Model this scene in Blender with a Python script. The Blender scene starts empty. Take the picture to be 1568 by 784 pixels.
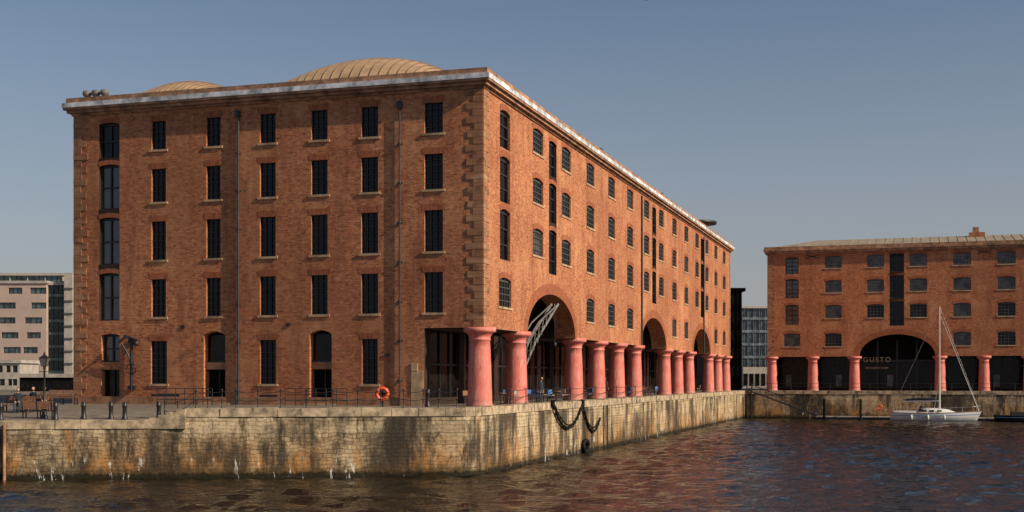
import bpy, math, random, bmesh
import numpy as np
from mathutils import Vector, Matrix
random.seed(7)
F_=1993.0; CX=784.0; HZ=580.0; CH=1.65; WZ=-3.75
def X(px,y): return (px-CX)/F_*y
def Z(py,y): return CH-(py-HZ)/F_*y
R=Vector((.2978,.9546,0)); L=Vector((-.9546,.2978,0)); ANG=math.atan2(.9546,.2978)
K=Vector((-1.72,77.7,0))
def on_line(px,P,D):
    s=(px-CX)/F_; return (s*P.y-P.x)/(D.x-s*D.y)
def vL(px): return on_line(px,K,L)
def uR(px): return on_line(px,K,R)
def zL(px,py): return Z(py,(K+L*vL(px)).y)
# ------------------------------------------------------------ materials
def new_mat(name):
    m=bpy.data.materials.new(name); m.use_nodes=True
    nt=m.node_tree; b=nt.nodes['Principled BSDF']; return m,nt,b
def N(nt,t,**kw):
    n=nt.nodes.new(t)
    for k,v in kw.items():
        if k in n.inputs: n.inputs[k].default_value=v
        else: setattr(n,k,v)
    return n
def mixc(nt,fac,a,b,mode='MIX'):
    n=nt.nodes.new('ShaderNodeMix'); n.data_type='RGBA'; n.blend_type=mode
    for i,v in ((0,fac),(6,a),(7,b)):
        if hasattr(v,'links'): nt.links.new(v,n.inputs[i])
        elif i==0: n.inputs[0].default_value=v
        else: n.inputs[i].default_value=(*v,1)
    return n.outputs[2]
def ramp(nt,src,p0,p1,c0=0.,c1=1.):
    n=nt.nodes.new('ShaderNodeMapRange'); nt.links.new(src,n.inputs[0])
    n.inputs[1].default_value=p0;n.inputs[2].default_value=p1;n.inputs[3].default_value=c0;n.inputs[4].default_value=c1
    return n.outputs[0]
def math2(nt,op,a,b):
    n=N(nt,'ShaderNodeMath',operation=op)
    for i,v in enumerate((a,b)):
        if hasattr(v,'links'): nt.links.new(v,n.inputs[i])
        else: n.inputs[i].default_value=v
    return n.outputs[0]
def noise(nt,vec,scale,detail=4,rough=.55,mapscale=None):
    n=N(nt,'ShaderNodeTexNoise'); n.inputs['Scale'].default_value=scale
    n.inputs['Detail'].default_value=detail; n.inputs['Roughness'].default_value=rough
    if mapscale:
        mp=N(nt,'ShaderNodeMapping'); mp.inputs['Scale'].default_value=mapscale
        nt.links.new(vec,mp.inputs[0]); vec=mp.outputs[0]
    nt.links.new(vec,n.inputs['Vector']); return n.outputs['Fac']
def bump(nt,b,h,strength,dist):
    n=N(nt,'ShaderNodeBump'); n.inputs['Strength'].default_value=strength; n.inputs['Distance'].default_value=dist
    nt.links.new(h,n.inputs['Height']); nt.links.new(n.outputs[0],b.inputs['Normal'])
def simple(name,c,rough=.6,metal=0,var=.25,ns=3.,streak=False,spec=.5):
    m,nt,b=new_mat(name); tc=N(nt,'ShaderNodeTexCoord')
    f=noise(nt,tc.outputs['Object'],ns,5,.65,(3,3,.4) if streak else None)
    f=ramp(nt,f,.35,.65)
    o=mixc(nt,f,tuple(x*(1-var) for x in c),tuple(min(1,x*(1+var)) for x in c))
    nt.links.new(o,b.inputs['Base Color']); b.inputs['Roughness'].default_value=rough; b.inputs['Metallic'].default_value=metal
    b.inputs['Specular IOR Level'].default_value=spec
    return m
def brick_mat(name,c1,c2,mort,bw,bh,ms,pale,dark,stain=.5,bumps=.4,patch=.5):
    m,nt,b=new_mat(name); tc=N(nt,'ShaderNodeTexCoord'); uv=tc.outputs['UV']; ob=tc.outputs['Object']
    br=N(nt,'ShaderNodeTexBrick'); nt.links.new(uv,br.inputs['Vector'])
    br.inputs['Scale'].default_value=1; br.inputs['Brick Width'].default_value=bw; br.inputs['Row Height'].default_value=bh
    br.inputs['Mortar Size'].default_value=ms; br.inputs['Mortar Smooth'].default_value=.3; br.inputs['Bias'].default_value=-.1
    br.inputs['Color1'].default_value=(*c1,1); br.inputs['Color2'].default_value=(*c2,1); br.inputs['Mortar'].default_value=(*mort,1)
    col=br.outputs['Color']
    n0=noise(nt,uv,1,1,.5,(1/bw*.8,1/bh*.75,1)); col=mixc(nt,ramp(nt,n0,.56,.70,0,.5),col,pale)
    n00=noise(nt,uv,1,1,.5,(1/bw*.75+.6,1/bh*.7,3)); col=mixc(nt,ramp(nt,n00,.56,.68,0,.6),col,dark)
    n1=noise(nt,ob,.3,6,.7); col=mixc(nt,ramp(nt,n1,.50,.66,0,patch*.8),col,pale)
    n1b=noise(nt,ob,1.3,6,.75); col=mixc(nt,ramp(nt,n1b,.55,.64,0,patch*.7),col,pale)
    n2=noise(nt,ob,.5,6,.7,(1.6,1.6,.35)); col=mixc(nt,ramp(nt,n2,.50,.68,0,stain),col,dark)
    n3=noise(nt,ob,.11,3,.5); col=mixc(nt,ramp(nt,n3,.35,.65,.0,.35),col,dark)
    nt.links.new(col,b.inputs['Base Color']); b.inputs['Roughness'].default_value=.85; b.inputs['Specular IOR Level'].default_value=.2
    h=math2(nt,'SUBTRACT',n1b,br.outputs['Fac']); bump(nt,b,h,bumps,.02)
    return m
M={}
M['brick']=brick_mat('red_brick',(.58,.195,.082),(.34,.098,.042),(.48,.30,.18),.30,.11,.012,(.76,.39,.19),(.15,.046,.027),.5,.35,.55)
M['lintel']=brick_mat('lintel_brick',(.46,.14,.06),(.30,.08,.036),(.28,.16,.10),.1,.4,.008,(.52,.22,.11),(.12,.04,.025),.3,.3,.2)
M['brickdark']=brick_mat('dark_brick',(.05,.026,.02),(.035,.018,.013),(.04,.03,.022),.3,.105,.01,(.07,.04,.03),(.02,.014,.012))  # dark brick tone; shade of loading recesses and far warehouse put into the colour
M['stone']=simple('sandstone',(.34,.18,.105),.85,0,.5,1.5)
M['sill']=simple('sill_stone',(.44,.29,.17),.85,0,.4,1)
M['quoin']=brick_mat('quoin_stone',(.46,.23,.125),(.32,.145,.075),(.2,.1,.06),1.3,.42,.01,(.56,.34,.20),(.14,.065,.04),.6,.5,.4)
M['lead']=simple('lead_flashing',(.60,.60,.62),.55,0,.6,1.1)
M['roof']=simple('ribbed_roof_metal',(.44,.29,.16),.6,0,.2,1.)
M['rib']=simple('roof_rib',(.20,.13,.08),.6,0,.2,1.)
M['slate']=simple('slate_roof',(.30,.24,.16),.7,0,.25,.7)
M['iron']=simple('black_iron',(.018,.018,.02),.45,0,.3,6)
M['pipe']=simple('downpipe_paint',(.03,.031,.035),.5,0,.4,2)
M['bars']=simple('glazing_bars',(.022,.022,.025),.5,0,.2,3)
M['barslight']=simple('glazing_bars_grey',(.08,.08,.08),.5,0,.2,3)
M['wood']=simple('bench_wood',(.22,.10,.05),.6,0,.3,6)
M['white']=simple('white_gelcoat',(.72,.72,.70),.25,0,.05,2)
M['chrome']=simple('aluminium',(.5,.5,.5),.35,.6,.1,2)
M['concrete']=simple('concrete',(.38,.34,.30),.8,0,.2,1)
M['crane']=simple('weathered_crane_steel',(.15,.14,.13),.6,0,.35,1)
M['orange']=simple('lifebuoy_orange',(.75,.10,.025),.5,0,.15,8)
M['rubber']=simple('rubber',(.010,.009,.008),.8,0,.4,8,spec=.2)
M['blue']=simple('blue_canvas',(.04,.14,.35),.7,0,.2,4)
M['beige']=simple('beige_cladding',(.44,.33,.28),.7,0,.1,.3)
M['jacket']=simple('dark_jacket',(.02,.022,.03),.8,0,.3,8)
M['jacket2']=simple('brown_jacket',(.12,.05,.03),.8,0,.3,8)
M['jeans']=simple('jeans',(.03,.045,.08),.8,0,.3,8)
M['skin']=simple('skin',(.5,.29,.2),.5,0,.08,8)
M['hair']=simple('hair',(.03,.02,.012),.6,0,.3,20)
M['feather']=simple('gull_grey',(.12,.12,.12),.7,0,.2,8)
M['text']=simple('sign_letters',(.6,.46,.25),.5,0,.05,4)
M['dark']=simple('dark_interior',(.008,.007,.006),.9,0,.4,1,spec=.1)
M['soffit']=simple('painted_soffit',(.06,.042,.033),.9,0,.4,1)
def glass(name,c,rough,var=.5,spec=.5):
    m,nt,b=new_mat(name); tc=N(nt,'ShaderNodeTexCoord')
    f=noise(nt,tc.outputs['Object'],.9,3,.6); o=mixc(nt,ramp(nt,f,.4,.6),tuple(x*(1-var) for x in c),tuple(x*(1+var) for x in c))
    nt.links.new(o,b.inputs['Base Color']); b.inputs['Roughness'].default_value=rough; b.inputs['Specular IOR Level'].default_value=spec
    bump(nt,b,f,.15,.05); return m
M['glass']=glass('window_glass',(.007,.007,.009),.2,.6,.3)
M['glassL']=glass('pale_window_glass',(.13,.13,.13),.3)
M['glassB']=glass('tall_window_glass',(.03,.036,.045),.08,.5,1.)
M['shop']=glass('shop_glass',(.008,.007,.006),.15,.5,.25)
M['officeglass']=glass('office_glass',(.05,.085,.085),.1,.5,.8)
M['farglass']=glass('far_office_glass',(.14,.17,.19),.2,.4)
def colmat():
    m,nt,b=new_mat('salmon_paint'); tc=N(nt,'ShaderNodeTexCoord'); ob=tc.outputs['Object']
    c=mixc(nt,ramp(nt,noise(nt,ob,1.2,5,.6),.35,.65),(.62,.14,.11),(.70,.225,.175))
    w=noise(nt,ob,2.2,6,.75,(3,3,.45)); c=mixc(nt,ramp(nt,w,.54,.66,0,.75),c,(.72,.44,.36))
    r=noise(nt,ob,3,6,.75,(2.5,2.5,.5)); c=mixc(nt,ramp(nt,r,.57,.67,0,.8),c,(.22,.060,.038))
    sx=N(nt,'ShaderNodeSeparateXYZ'); nt.links.new(ob,sx.inputs[0])
    c=mixc(nt,ramp(nt,sx.outputs[2],.6,.0,0,.6),c,(.28,.14,.10))
    nt.links.new(c,b.inputs['Base Color']); b.inputs['Roughness'].default_value=.6
    bump(nt,b,w,.5,.04); return m
M['col']=colmat()
def quaymat():
    m,nt,b=new_mat('quay_masonry'); tc=N(nt,'ShaderNodeTexCoord'); uv=tc.outputs['UV']; ob=tc.outputs['Object']
    def bt(wv,w,h,ms,a,c,mo):
        br=N(nt,'ShaderNodeTexBrick'); nt.links.new(wv,br.inputs['Vector']); br.inputs['Scale'].default_value=1
        br.inputs['Brick Width'].default_value=w;br.inputs['Row Height'].default_value=h;br.inputs['Mortar Size'].default_value=ms
        br.inputs['Color1'].default_value=(*a,1);br.inputs['Color2'].default_value=(*c,1);br.inputs['Mortar'].default_value=(*mo,1)
        br.inputs['Mortar Smooth'].default_value=.3; return br
    nz=N(nt,'ShaderNodeTexNoise'); nz.inputs['Scale'].default_value=1.3; nt.links.new(uv,nz.inputs['Vector'])
    vm=N(nt,'ShaderNodeVectorMath',operation='SCALE'); nt.links.new(nz.outputs['Color'],vm.inputs[0]); vm.inputs[3].default_value=.45
    va=N(nt,'ShaderNodeVectorMath',operation='ADD'); nt.links.new(uv,va.inputs[0]); nt.links.new(vm.outputs[0],va.inputs[1])
    rub=bt(va.outputs[0],.46,.22,.016,(.58,.44,.26),(.30,.215,.125),(.17,.125,.08))
    ash=bt(uv,1.55,.66,.018,(.64,.50,.31),(.42,.31,.19),(.15,.11,.07))
    sx=N(nt,'ShaderNodeSeparateXYZ'); nt.links.new(ob,sx.inputs[0]); z=sx.outputs[2]
    sel=math2(nt,'GREATER_THAN',z,-1.3); sel2=math2(nt,'GREATER_THAN',sx.outputs[0],-4.2)
    c=mixc(nt,math2(nt,'MAXIMUM',sel,sel2),rub.outputs[0],ash.outputs[0])
    c=mixc(nt,ramp(nt,noise(nt,ob,1.6,6,.75),.47,.6,0,.5),c,(.70,.57,.38))
    o=noise(nt,ob,.5,5,.7,(1,1,.3)); zz=ramp(nt,z,-1.2,-3.0)
    c=mixc(nt,math2(nt,'MULTIPLY',zz,ramp(nt,o,.42,.56,0,.8)),c,(.46,.20,.045))
    o2=noise(nt,ob,.7,5,.7,(1,1,.15)); c=mixc(nt,ramp(nt,o2,.55,.63,0,.6),c,(.46,.21,.06))
    s=noise(nt,ob,.20,6,.68,(1,1,.5)); c=mixc(nt,ramp(nt,s,.47,.56,0,.85),c,(.050,.038,.028))
    s2=noise(nt,ob,.8,6,.75,(1,1,.22)); c=mixc(nt,ramp(nt,s2,.49,.60,0,.88),c,(.042,.033,.025))
    s3=noise(nt,ob,3.,6,.78,(1,1,.5)); c=mixc(nt,ramp(nt,s3,.53,.65,0,.8),c,(.07,.052,.038))
    wl=math2(nt,'ADD',z,ramp(nt,noise(nt,ob,1.5,4),.3,.7,-.25,.25))
    c=mixc(nt,ramp(nt,wl,-3.05,-3.4,0,.7),c,(.09,.058,.022))
    wl2=math2(nt,'ADD',z,ramp(nt,noise(nt,ob,4.,4),.3,.7,-.12,.12))
    c=mixc(nt,ramp(nt,wl2,-3.38,-3.56,0,.92),c,(.016,.014,.008))
    gg=noise(nt,ob,1.5,5,.75,(1.6,1.6,.35)); gs=noise(nt,ob,.16,2,.5)
    mg=math2(nt,'MULTIPLY',ramp(nt,gg,.60,.63,0,.9),ramp(nt,z,-2.5,-2.9)); mg=math2(nt,'MULTIPLY',mg,ramp(nt,gs,.46,.52))
    c=mixc(nt,mg,c,(.75,.73,.67))
    nt.links.new(c,b.inputs['Base Color']); b.inputs['Roughness'].default_value=.85; b.inputs['Specular IOR Level'].default_value=.2
    bump(nt,b,math2(nt,'SUBTRACT',noise(nt,ob,3,6,.75),rub.outputs['Fac']),.9,.08); return m
M['quay']=quaymat()
M['coping']=simple('coping_stone',(.38,.29,.19),.85,0,.6,1.6)
M['paving']=brick_mat('stone_setts',(.24,.20,.16),(.17,.14,.11),(.10,.08,.065),.5,.3,.02,(.32,.27,.21),(.10,.08,.065),.5,.3,.4)
def water():
    m,nt,b=new_mat('dock_water'); tc=N(nt,'ShaderNodeTexCoord'); ob=tc.outputs['Object']
    b.inputs['Base Color'].default_value=(.012,.010,.006,1); b.inputs['Roughness'].default_value=.04; b.inputs['IOR'].default_value=1.33
    c=noise(nt,ob,1.8,3,.6); e=noise(nt,ob,5,3,.6)
    h=math2(nt,'ADD',math2(nt,'MULTIPLY',c,.6),math2(nt,'MULTIPLY',e,.25))
    bump(nt,b,h,1.,.30); return m
M['water']=water()
# ------------------------------------------------------------ mesh builder
class MB:
    def __init__(s): s.v=[];s.f=[];s.m=[];s.sm=[];s.mats=[]
    def mi(s,k):
        if k not in s.mats: s.mats.append(k)
        return s.mats.index(k)
    def face(s,pts,k,smooth=False):
        i=len(s.v); s.v.extend([tuple(p) for p in pts]); s.f.append(tuple(range(i,i+len(pts)))); s.m.append(s.mi(k)); s.sm.append(smooth)
    def box(s,a,b,k,F=None):
        x0,y0,z0=a;x1,y1,z1=b
        P=[(x0,y0,z0),(x1,y0,z0),(x1,y1,z0),(x0,y1,z0),(x0,y0,z1),(x1,y0,z1),(x1,y1,z1),(x0,y1,z1)]
        if F: P=[F(*p) for p in P]
        i=len(s.v); s.v.extend([tuple(p) for p in P]); mi=s.mi(k)
        for q in ((0,3,2,1),(4,5,6,7),(0,1,5,4),(1,2,6,5),(2,3,7,6),(3,0,4,7)):
            s.f.append(tuple(i+j for j in q)); s.m.append(mi); s.sm.append(False)
    def grid(s,rows,k,closed=False,smooth=True):
        i=len(s.v); n=len(rows[0]); mi=s.mi(k)
        for r in rows: s.v.extend([tuple(p) for p in r])
        for a in range(len(rows)-1):
            for b in range(n if closed else n-1):
                c=(b+1)%n; s.f.append((i+a*n+b,i+a*n+c,i+(a+1)*n+c,i+(a+1)*n+b)); s.m.append(mi); s.sm.append(smooth)
    def lathe(s,prof,c,k,seg=20,smooth=True):
        s.grid([[(c[0]+r*math.cos(t*2*math.pi/seg),c[1]+r*math.sin(t*2*math.pi/seg),c[2]+z) for t in range(seg)] for r,z in prof],k,True,smooth)
    def tube(s,path,r,k,seg=6,closed=False):
        path=[Vector(p) for p in path]; rows=[]; n=len(path)
        for i,p in enumerate(path):
            if closed: t=(path[(i+1)%n]-path[i-1])
            else: t=path[min(i+1,n-1)]-path[max(i-1,0)]
            t.normalize(); up=Vector((0,0,1)) if abs(t.z)<.95 else Vector((1,0,0))
            a=t.cross(up).normalized(); b=a.cross(t); rr=r[i] if isinstance(r,(list,tuple)) else r
            rows.append([p+a*math.cos(j*2*math.pi/seg)*rr+b*math.sin(j*2*math.pi/seg)*rr for j in range(seg)])
        if closed: rows.append(rows[0])
        s.grid(rows,k,True)
        if not closed:
            s.face(rows[0],k); s.face(rows[-1][::-1],k)
    def obj(s,name,parent=None,loc=None,rot=0):
        me=bpy.data.meshes.new(name); me.from_pydata(s.v,[],s.f)
        for k in s.mats: me.materials.append(M[k])
        me.polygons.foreach_set('material_index',s.m); me.polygons.foreach_set('use_smooth',s.sm)
        uv=me.uv_layers.new(name='UVMap')
        for p in me.polygons:
            n=p.normal; ax,ay,az=abs(n.x),abs(n.y),abs(n.z)
            for li in p.loop_indices:
                c=me.vertices[me.loops[li].vertex_index].co
                uv.data[li].uv=(c.x,c.y) if az>ax and az>ay else ((c.y,c.z) if ax>ay else (c.x,c.z))
        me.update(); o=bpy.data.objects.new(name,me); bpy.context.scene.collection.objects.link(o)
        if parent: o.parent=parent
        if loc is not None: o.location=loc
        o.rotation_euler[2]=rot
        return o
def empty(name,loc=(0,0,0),rot=0):
    o=bpy.data.objects.new(name,None); bpy.context.scene.collection.objects.link(o); o.location=loc; o.rotation_euler[2]=rot; return o
# ------------------------------------------------------------ facade
def curve_pts(op):
    a0,a1,z0,z1=op['r']; ri=op.get('rise',0); 
    if ri<=0: return [(a0,z1),(a1,z1)]
    ac=(a0+a1)/2; hw=(a1-a0)/2; n=28 if op.get('ell') else 6; out=[]
    for i in range(n+1):
        if op.get('ell'):
            t=math.pi*i/n; out.append((ac-hw*math.cos(t),z1-ri+ri*math.sin(t)))
        else:
            q=-1+2*i/n; out.append((ac+hw*q,z1-ri*q*q))
    return out
def facade(mb,F,a0,a1,z0,z1,ops,wall):
    xs=sorted(set([a0,a1]+[v for o in ops for v in o['r'][:2]])); zs=sorted(set([z0,z1]+[v for o in ops for v in o['r'][2:]]))
    xs=[x for x in xs if a0<=x<=a1]; zs=[z for z in zs if z0<=z<=z1]
    for i in range(len(xs)-1):
        for j in range(len(zs)-1):
            ca=(xs[i]+xs[i+1])/2; cz=(zs[j]+zs[j+1])/2
            if any(o['r'][0]<ca<o['r'][1] and o['r'][2]<cz<o['r'][3] for o in ops): continue
            mb.face([F(xs[i],0,zs[j]),F(xs[i+1],0,zs[j]),F(xs[i+1],0,zs[j+1]),F(xs[i],0,zs[j+1])],wall)
    for o in ops:
        b0,b1,c0,c1=o['r']; d=o.get('d',.35); cp=curve_pts(o); rv=o.get('rv',wall)
        for (p,q) in zip(cp,cp[1:]):
            if o.get('rise',0)>0: mb.face([F(p[0],0,p[1]),F(q[0],0,q[1]),F(q[0],0,c1),F(p[0],0,c1)],wall)
            mb.face([F(p[0],0,p[1]),F(q[0],0,q[1]),F(q[0],d,q[1]),F(p[0],d,p[1])],rv)
            if o.get('back'): mb.face([F(p[0],d,c0),F(q[0],d,c0),F(q[0],d,q[1]),F(p[0],d,p[1])],o['back'])
        zz=cp[0][1]
        mb.face([F(b0,0,c0),F(b0,0,zz),F(b0,d,zz),F(b0,d,c0)],rv); mb.face([F(b1,0,c0),F(b1,0,zz),F(b1,d,zz),F(b1,d,c0)],rv)
        if not o.get('nofloor'): mb.face([F(b0,0,c0),F(b1,0,c0),F(b1,d,c0),F(b0,d,c0)],'stone')
        nv,nh=o.get('bars',(0,0)); bm=o.get('bm','bars'); w=o.get('bw',.035)
        ztop=c1-(o.get('rise',0))
        for i in range(nv+1):
            if nv==0: break
            x=b0+(b1-b0)*i/nv; e=w if 0<i<nv else w*1.8
            zt=ztop if i in(0,nv) else c1-o.get('rise',0)*((2*i/nv-1)**2)
            mb.box((max(b0,x-e),d-.10,c0),(min(b1,x+e),d-.04,zt),bm,F)
        for j in range(nh+1):
            if nh==0: break
            z=c0+(ztop-c0)*j/nh; e=w if 0<j<nh else w*1.8
            mb.box((b0,d-.085,max(c0,z-e)),(b1,d-.03,z+e),bm,F)
        if o.get('sill'): mb.box((b0-.15,-.07,c0-.14),(b1+.15,.02,c0-.003),'sill',F)
        if o.get('lint'):
            t=o['lint']; 
            if o.get('rise',0)>0:
                cc=[(p[0],p[1]) for p in cp]; ac=(b0+b1)/2; hw=(b1-b0)/2; 
                rows=[]
                for p in cc:
                    if o.get('ell'):
                        n=Vector(((p[0]-ac)/hw/hw,(p[1]-(c1-o['rise']))/o['rise']/o['rise'])); n=n.normalized() if n.length>0 else Vector((0,1))
                    else: n=Vector((.25*(p[0]-ac)/hw,1)).normalized()
                    rows.append((p,(p[0]+n.x*t,p[1]+n.y*t)))
                for r,q in zip(rows,rows[1:]):
                    mb.face([F(r[0][0],-.02,r[0][1]),F(q[0][0],-.02,q[0][1]),F(q[1][0],-.02,q[1][1]),F(r[1][0],-.02,r[1][1])],'lintel')
                    mb.face([F(r[0][0],-.02,r[0][1]),F(q[0][0],-.02,q[0][1]),F(q[0][0],.0,q[0][1]),F(r[0][0],.0,r[0][1])],'lintel')
            else: mb.face([F(b0-.12,-.012,c1),F(b1+.12,-.012,c1),F(b1+.2,-.012,c1+t),F(b0-.2,-.012,c1+t)],'lintel')
Fr=lambda a,d,z:(a,d,z)
Fl=lambda a,d,z:(d,a,z)
def quoins(mb,F,a,sgn,z0,z1,k='quoin'):
    z=z0;i=0
    while z<z1-.2:
        h=.42; w=1.05 if i%2 else .62; w+=random.uniform(-.08,.08)
        x0,x1=(a,a+w) if sgn>0 else (a-w,a)
        mb.box((x0,-.03-random.random()*.02,z+.012),(x1,.05,min(z+h-.012,z1)),k,F); z+=h;i+=1
def column(mb,c):
    mb.lathe([(r*.95,z) for r,z in [(.86,0),(.86,.10),(.80,.16),(.79,.3),(.765,1.2),(.73,2.4),(.68,3.5),(.66,3.95),(.70,3.97),(.70,4.05),(.67,4.07),(.70,4.2),(.82,4.38),(1.0,4.46),(1.04,4.50),(1.04,4.735),(0,4.735)]],c,'col',28)
ROWS_L=[(16.5,18.35),(13.1,15.25),(9.35,11.85),(5.65,8.1)]
ROWS_R=[(17.0,18.7),(13.6,15.35),(10.05,11.9),(6.15,8.0)]
def slabs(mb,x0,y0,x1,y1):
    for o,za,zb,k in ((.10,19.02,19.18,'stone'),(.32,19.18,19.38,'stone'),(.50,19.38,19.52,'stone'),(.54,19.522,19.82,'lead'),(.36,19.822,20.16,'stone')):
        mb.box((x0-o,y0-o,za),(x1+o,y1+o,zb),k)
# ------------------------------------------------------------ main warehouse
wh=empty('brick_warehouse',K,ANG); LEN=107.; WID=vL(113)
mb=MB()
ops=[]
lp=[(243,11),(327,11),(410,12),(489,12.6),(566,13),(664,14.2)]
for px,h in lp:
    a0,a1=vL(px+h),vL(px-h)
    for i,(c0,c1) in enumerate(ROWS_L):
        ops.append(dict(r=(a0,a1,c0,c1),back='glass',bars=(3,6 if i else 5),sill=1,lint=.38,d=.22,bw=.02))
a0,a1=vL(183),vL(152)
for i,(c0,c1) in enumerate([(zL(167,242),zL(167,188)),(zL(167,320),zL(167,252)),(zL(167,405),zL(167,333)),(zL(167,491),zL(167,418))]):
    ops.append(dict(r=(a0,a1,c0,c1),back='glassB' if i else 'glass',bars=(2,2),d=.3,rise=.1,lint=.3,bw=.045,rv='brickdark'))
facade(mb,Fl,0,WID,4.72,19.1,ops,'brick')
for c0,c1 in ((320,333),(242,252),(405,418)): mb.box((a0,-.015,zL(167,c1)),(a1,.05,zL(167,c0)),'brickdark',Fl)
ops=[]
for px in (243,410,566):
    ops.append(dict(r=(vL(px+12.5),vL(px-12),1.32,4.1),back='glass',bars=(3,7),sill=1,lint=.38,d=.22,bw=.02))
for p0,p1 in ((312,345),(474,508)):
    a0,a1=vL(p1),vL(p0)
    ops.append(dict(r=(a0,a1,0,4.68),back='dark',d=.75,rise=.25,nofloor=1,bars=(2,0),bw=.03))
ops.append(dict(r=(vL(183),vL(155),0.02,2.25),back='shop',d=.5,bars=(2,1),nofloor=1,bw=.05))
ops.append(dict(r=(vL(183),vL(155),2.75,4.6),back='glassB',d=.4,bars=(2,2),rise=.1,bw=.05))
facade(mb,Fl,vL(650),WID,0,4.72,ops,'brick')
for p0,p1 in ((312,345),(474,508)):
    a0,a1=vL(p1),vL(p0); mb.box((a0,.28,2.25),(a1,.5,2.7),'quoin',Fl)
    mb.box((a0+.02,.4,2.7),(a1-.02,.45,2.78),'iron',Fl); mb.box((a0+.02,.52,2.75),(a1-.02,.55,4.45),'glass',Fl)
    mb.box((a0-.35,-.15,-.0),(a1+.35,.3,.12),'sill',Fl)
mb.box((vL(275),-.012,.1),(vL(232),.02,.65),'iron',Fl); mb.box((vL(424),-.012,.1),(vL(398),.02,.65),'iron',Fl)
mb.box((vL(648),-.05,0),(vL(630),.1,2.15),'sill',Fl)
mb.box((vL(640),-.07,2.15),(vL(630),.1,2.6),'sill',Fl)
mb.box((vL(628),-.06,0),(WID+.06,.02,.5),'quoin',Fl)
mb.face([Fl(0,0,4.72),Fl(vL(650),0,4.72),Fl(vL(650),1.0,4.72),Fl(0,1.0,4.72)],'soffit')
quoins(mb,Fl,0.0,1,4.76,19.0); quoins(mb,Fl,WID,-1,.55,19.0)
for px,z in ((283,4.9),(445,4.95),(596,3.)): mb.box((vL(px),-.06,z),(vL(px)+.25,.02,z+.2),'iron',Fl)
mb.obj('end_wall',wh)
mb=MB(); B=7.45; ops=[]
cols=[.6+B*k for k in (0,1,3,4,5,6,8,9,10,12,13,14)]
arch=[.6+B*k for k in (2,7,11)]
wins=[.6+B*(k+.5) for k in range(14)]
for i,w in enumerate(wins):
    for r,(c0,c1) in enumerate(ROWS_R):
        if i==0 and r<3:
            q=[(16.1,18.5),(12.7,15.6),(9.1,12.3)][r]
            ops.append(dict(r=(w-1.05,w+1.05,q[0],q[1]),back='glass',d=.25,rise=.2,lint=.4,bars=(2,3),bw=.05)); continue
        if r==3 and any(abs(w-a)<4 for a in arch): continue
        ops.append(dict(r=(w-1.28,w+1.28,c0,c1),back='glass' if random.random()<.88 else 'glassL',d=.2,rise=.2,lint=.36,bars=(5,4),sill=1,bw=.03,bm='barslight'))
for a in arch:
    for c0,c1 in ((16.0,18.5),(12.7,15.5),(9.05,12.2)):
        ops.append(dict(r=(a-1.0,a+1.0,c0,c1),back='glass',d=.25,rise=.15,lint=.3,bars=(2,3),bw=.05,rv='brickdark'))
    ops.append(dict(r=(a-6.3,a+6.3,4.72,7.62),rise=2.9,ell=1,d=1.5,nofloor=1,lint=.75))
facade(mb,Fr,0,LEN,4.72,19.1,ops,'brick')
for a in arch:
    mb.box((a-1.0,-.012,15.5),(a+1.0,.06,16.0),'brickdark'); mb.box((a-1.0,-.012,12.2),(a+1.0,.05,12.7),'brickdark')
quoins(mb,Fr,0,1,4.76,19.0); quoins(mb,Fr,LEN,-1,4.76,19.0)
mb.obj('dock_wall',wh)
mb=MB()
D=4.6
edges=[0]
for a in arch: edges+= [a-6.3,a+6.3]
edges.append(LEN)
for i in range(0,len(edges),2):
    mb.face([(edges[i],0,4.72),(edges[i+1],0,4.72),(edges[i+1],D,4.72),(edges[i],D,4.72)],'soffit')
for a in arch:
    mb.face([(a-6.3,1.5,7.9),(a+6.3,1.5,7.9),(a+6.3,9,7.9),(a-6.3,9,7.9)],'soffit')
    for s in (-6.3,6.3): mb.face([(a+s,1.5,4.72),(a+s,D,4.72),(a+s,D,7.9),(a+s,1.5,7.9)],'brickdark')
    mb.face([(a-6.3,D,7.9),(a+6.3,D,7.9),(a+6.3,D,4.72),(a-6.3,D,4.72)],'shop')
    for q in range(-6,7,2): mb.box((a+q-.05,D-.08,4.0),(a+q+.05,D-.01,7.85),'bars')
    mb.box((a-6.3,D-.1,6.2),(a+6.3,D-.02,6.32),'bars')
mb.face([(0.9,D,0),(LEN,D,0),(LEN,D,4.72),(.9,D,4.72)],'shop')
u=1.
while u<LEN-1:
    mb.box((u-.05,D-.1,0),(u+.05,D-.01,4.7),'bars')
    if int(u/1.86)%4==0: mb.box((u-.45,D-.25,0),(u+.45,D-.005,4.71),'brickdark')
    u+=1.86
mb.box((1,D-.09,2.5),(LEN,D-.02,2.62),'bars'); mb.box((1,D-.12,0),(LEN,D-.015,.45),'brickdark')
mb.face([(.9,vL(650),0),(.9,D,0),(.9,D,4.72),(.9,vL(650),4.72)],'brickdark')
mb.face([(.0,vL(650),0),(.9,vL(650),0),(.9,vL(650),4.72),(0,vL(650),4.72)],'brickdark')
mb.face([(LEN,0,4.72),(LEN,WID,4.72),(LEN,WID,19.1),(LEN,0,19.1)],'brick'); mb.face([(LEN,D,0),(LEN,WID,0),(LEN,WID,4.72),(LEN,D,4.72)],'brick')
mb.face([(0,WID,0),(LEN,WID,0),(LEN,WID,19.1),(0,WID,19.1)],'brick')
mb.obj('colonnade_interior',wh)
mb=MB()
for c in cols: column(mb,(c,.42,0))
mb.obj('cast_iron_columns',wh)
mb=MB(); slabs(mb,0,0,LEN,WID)
mb.obj('cornice',wh)
mb=MB()
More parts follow.
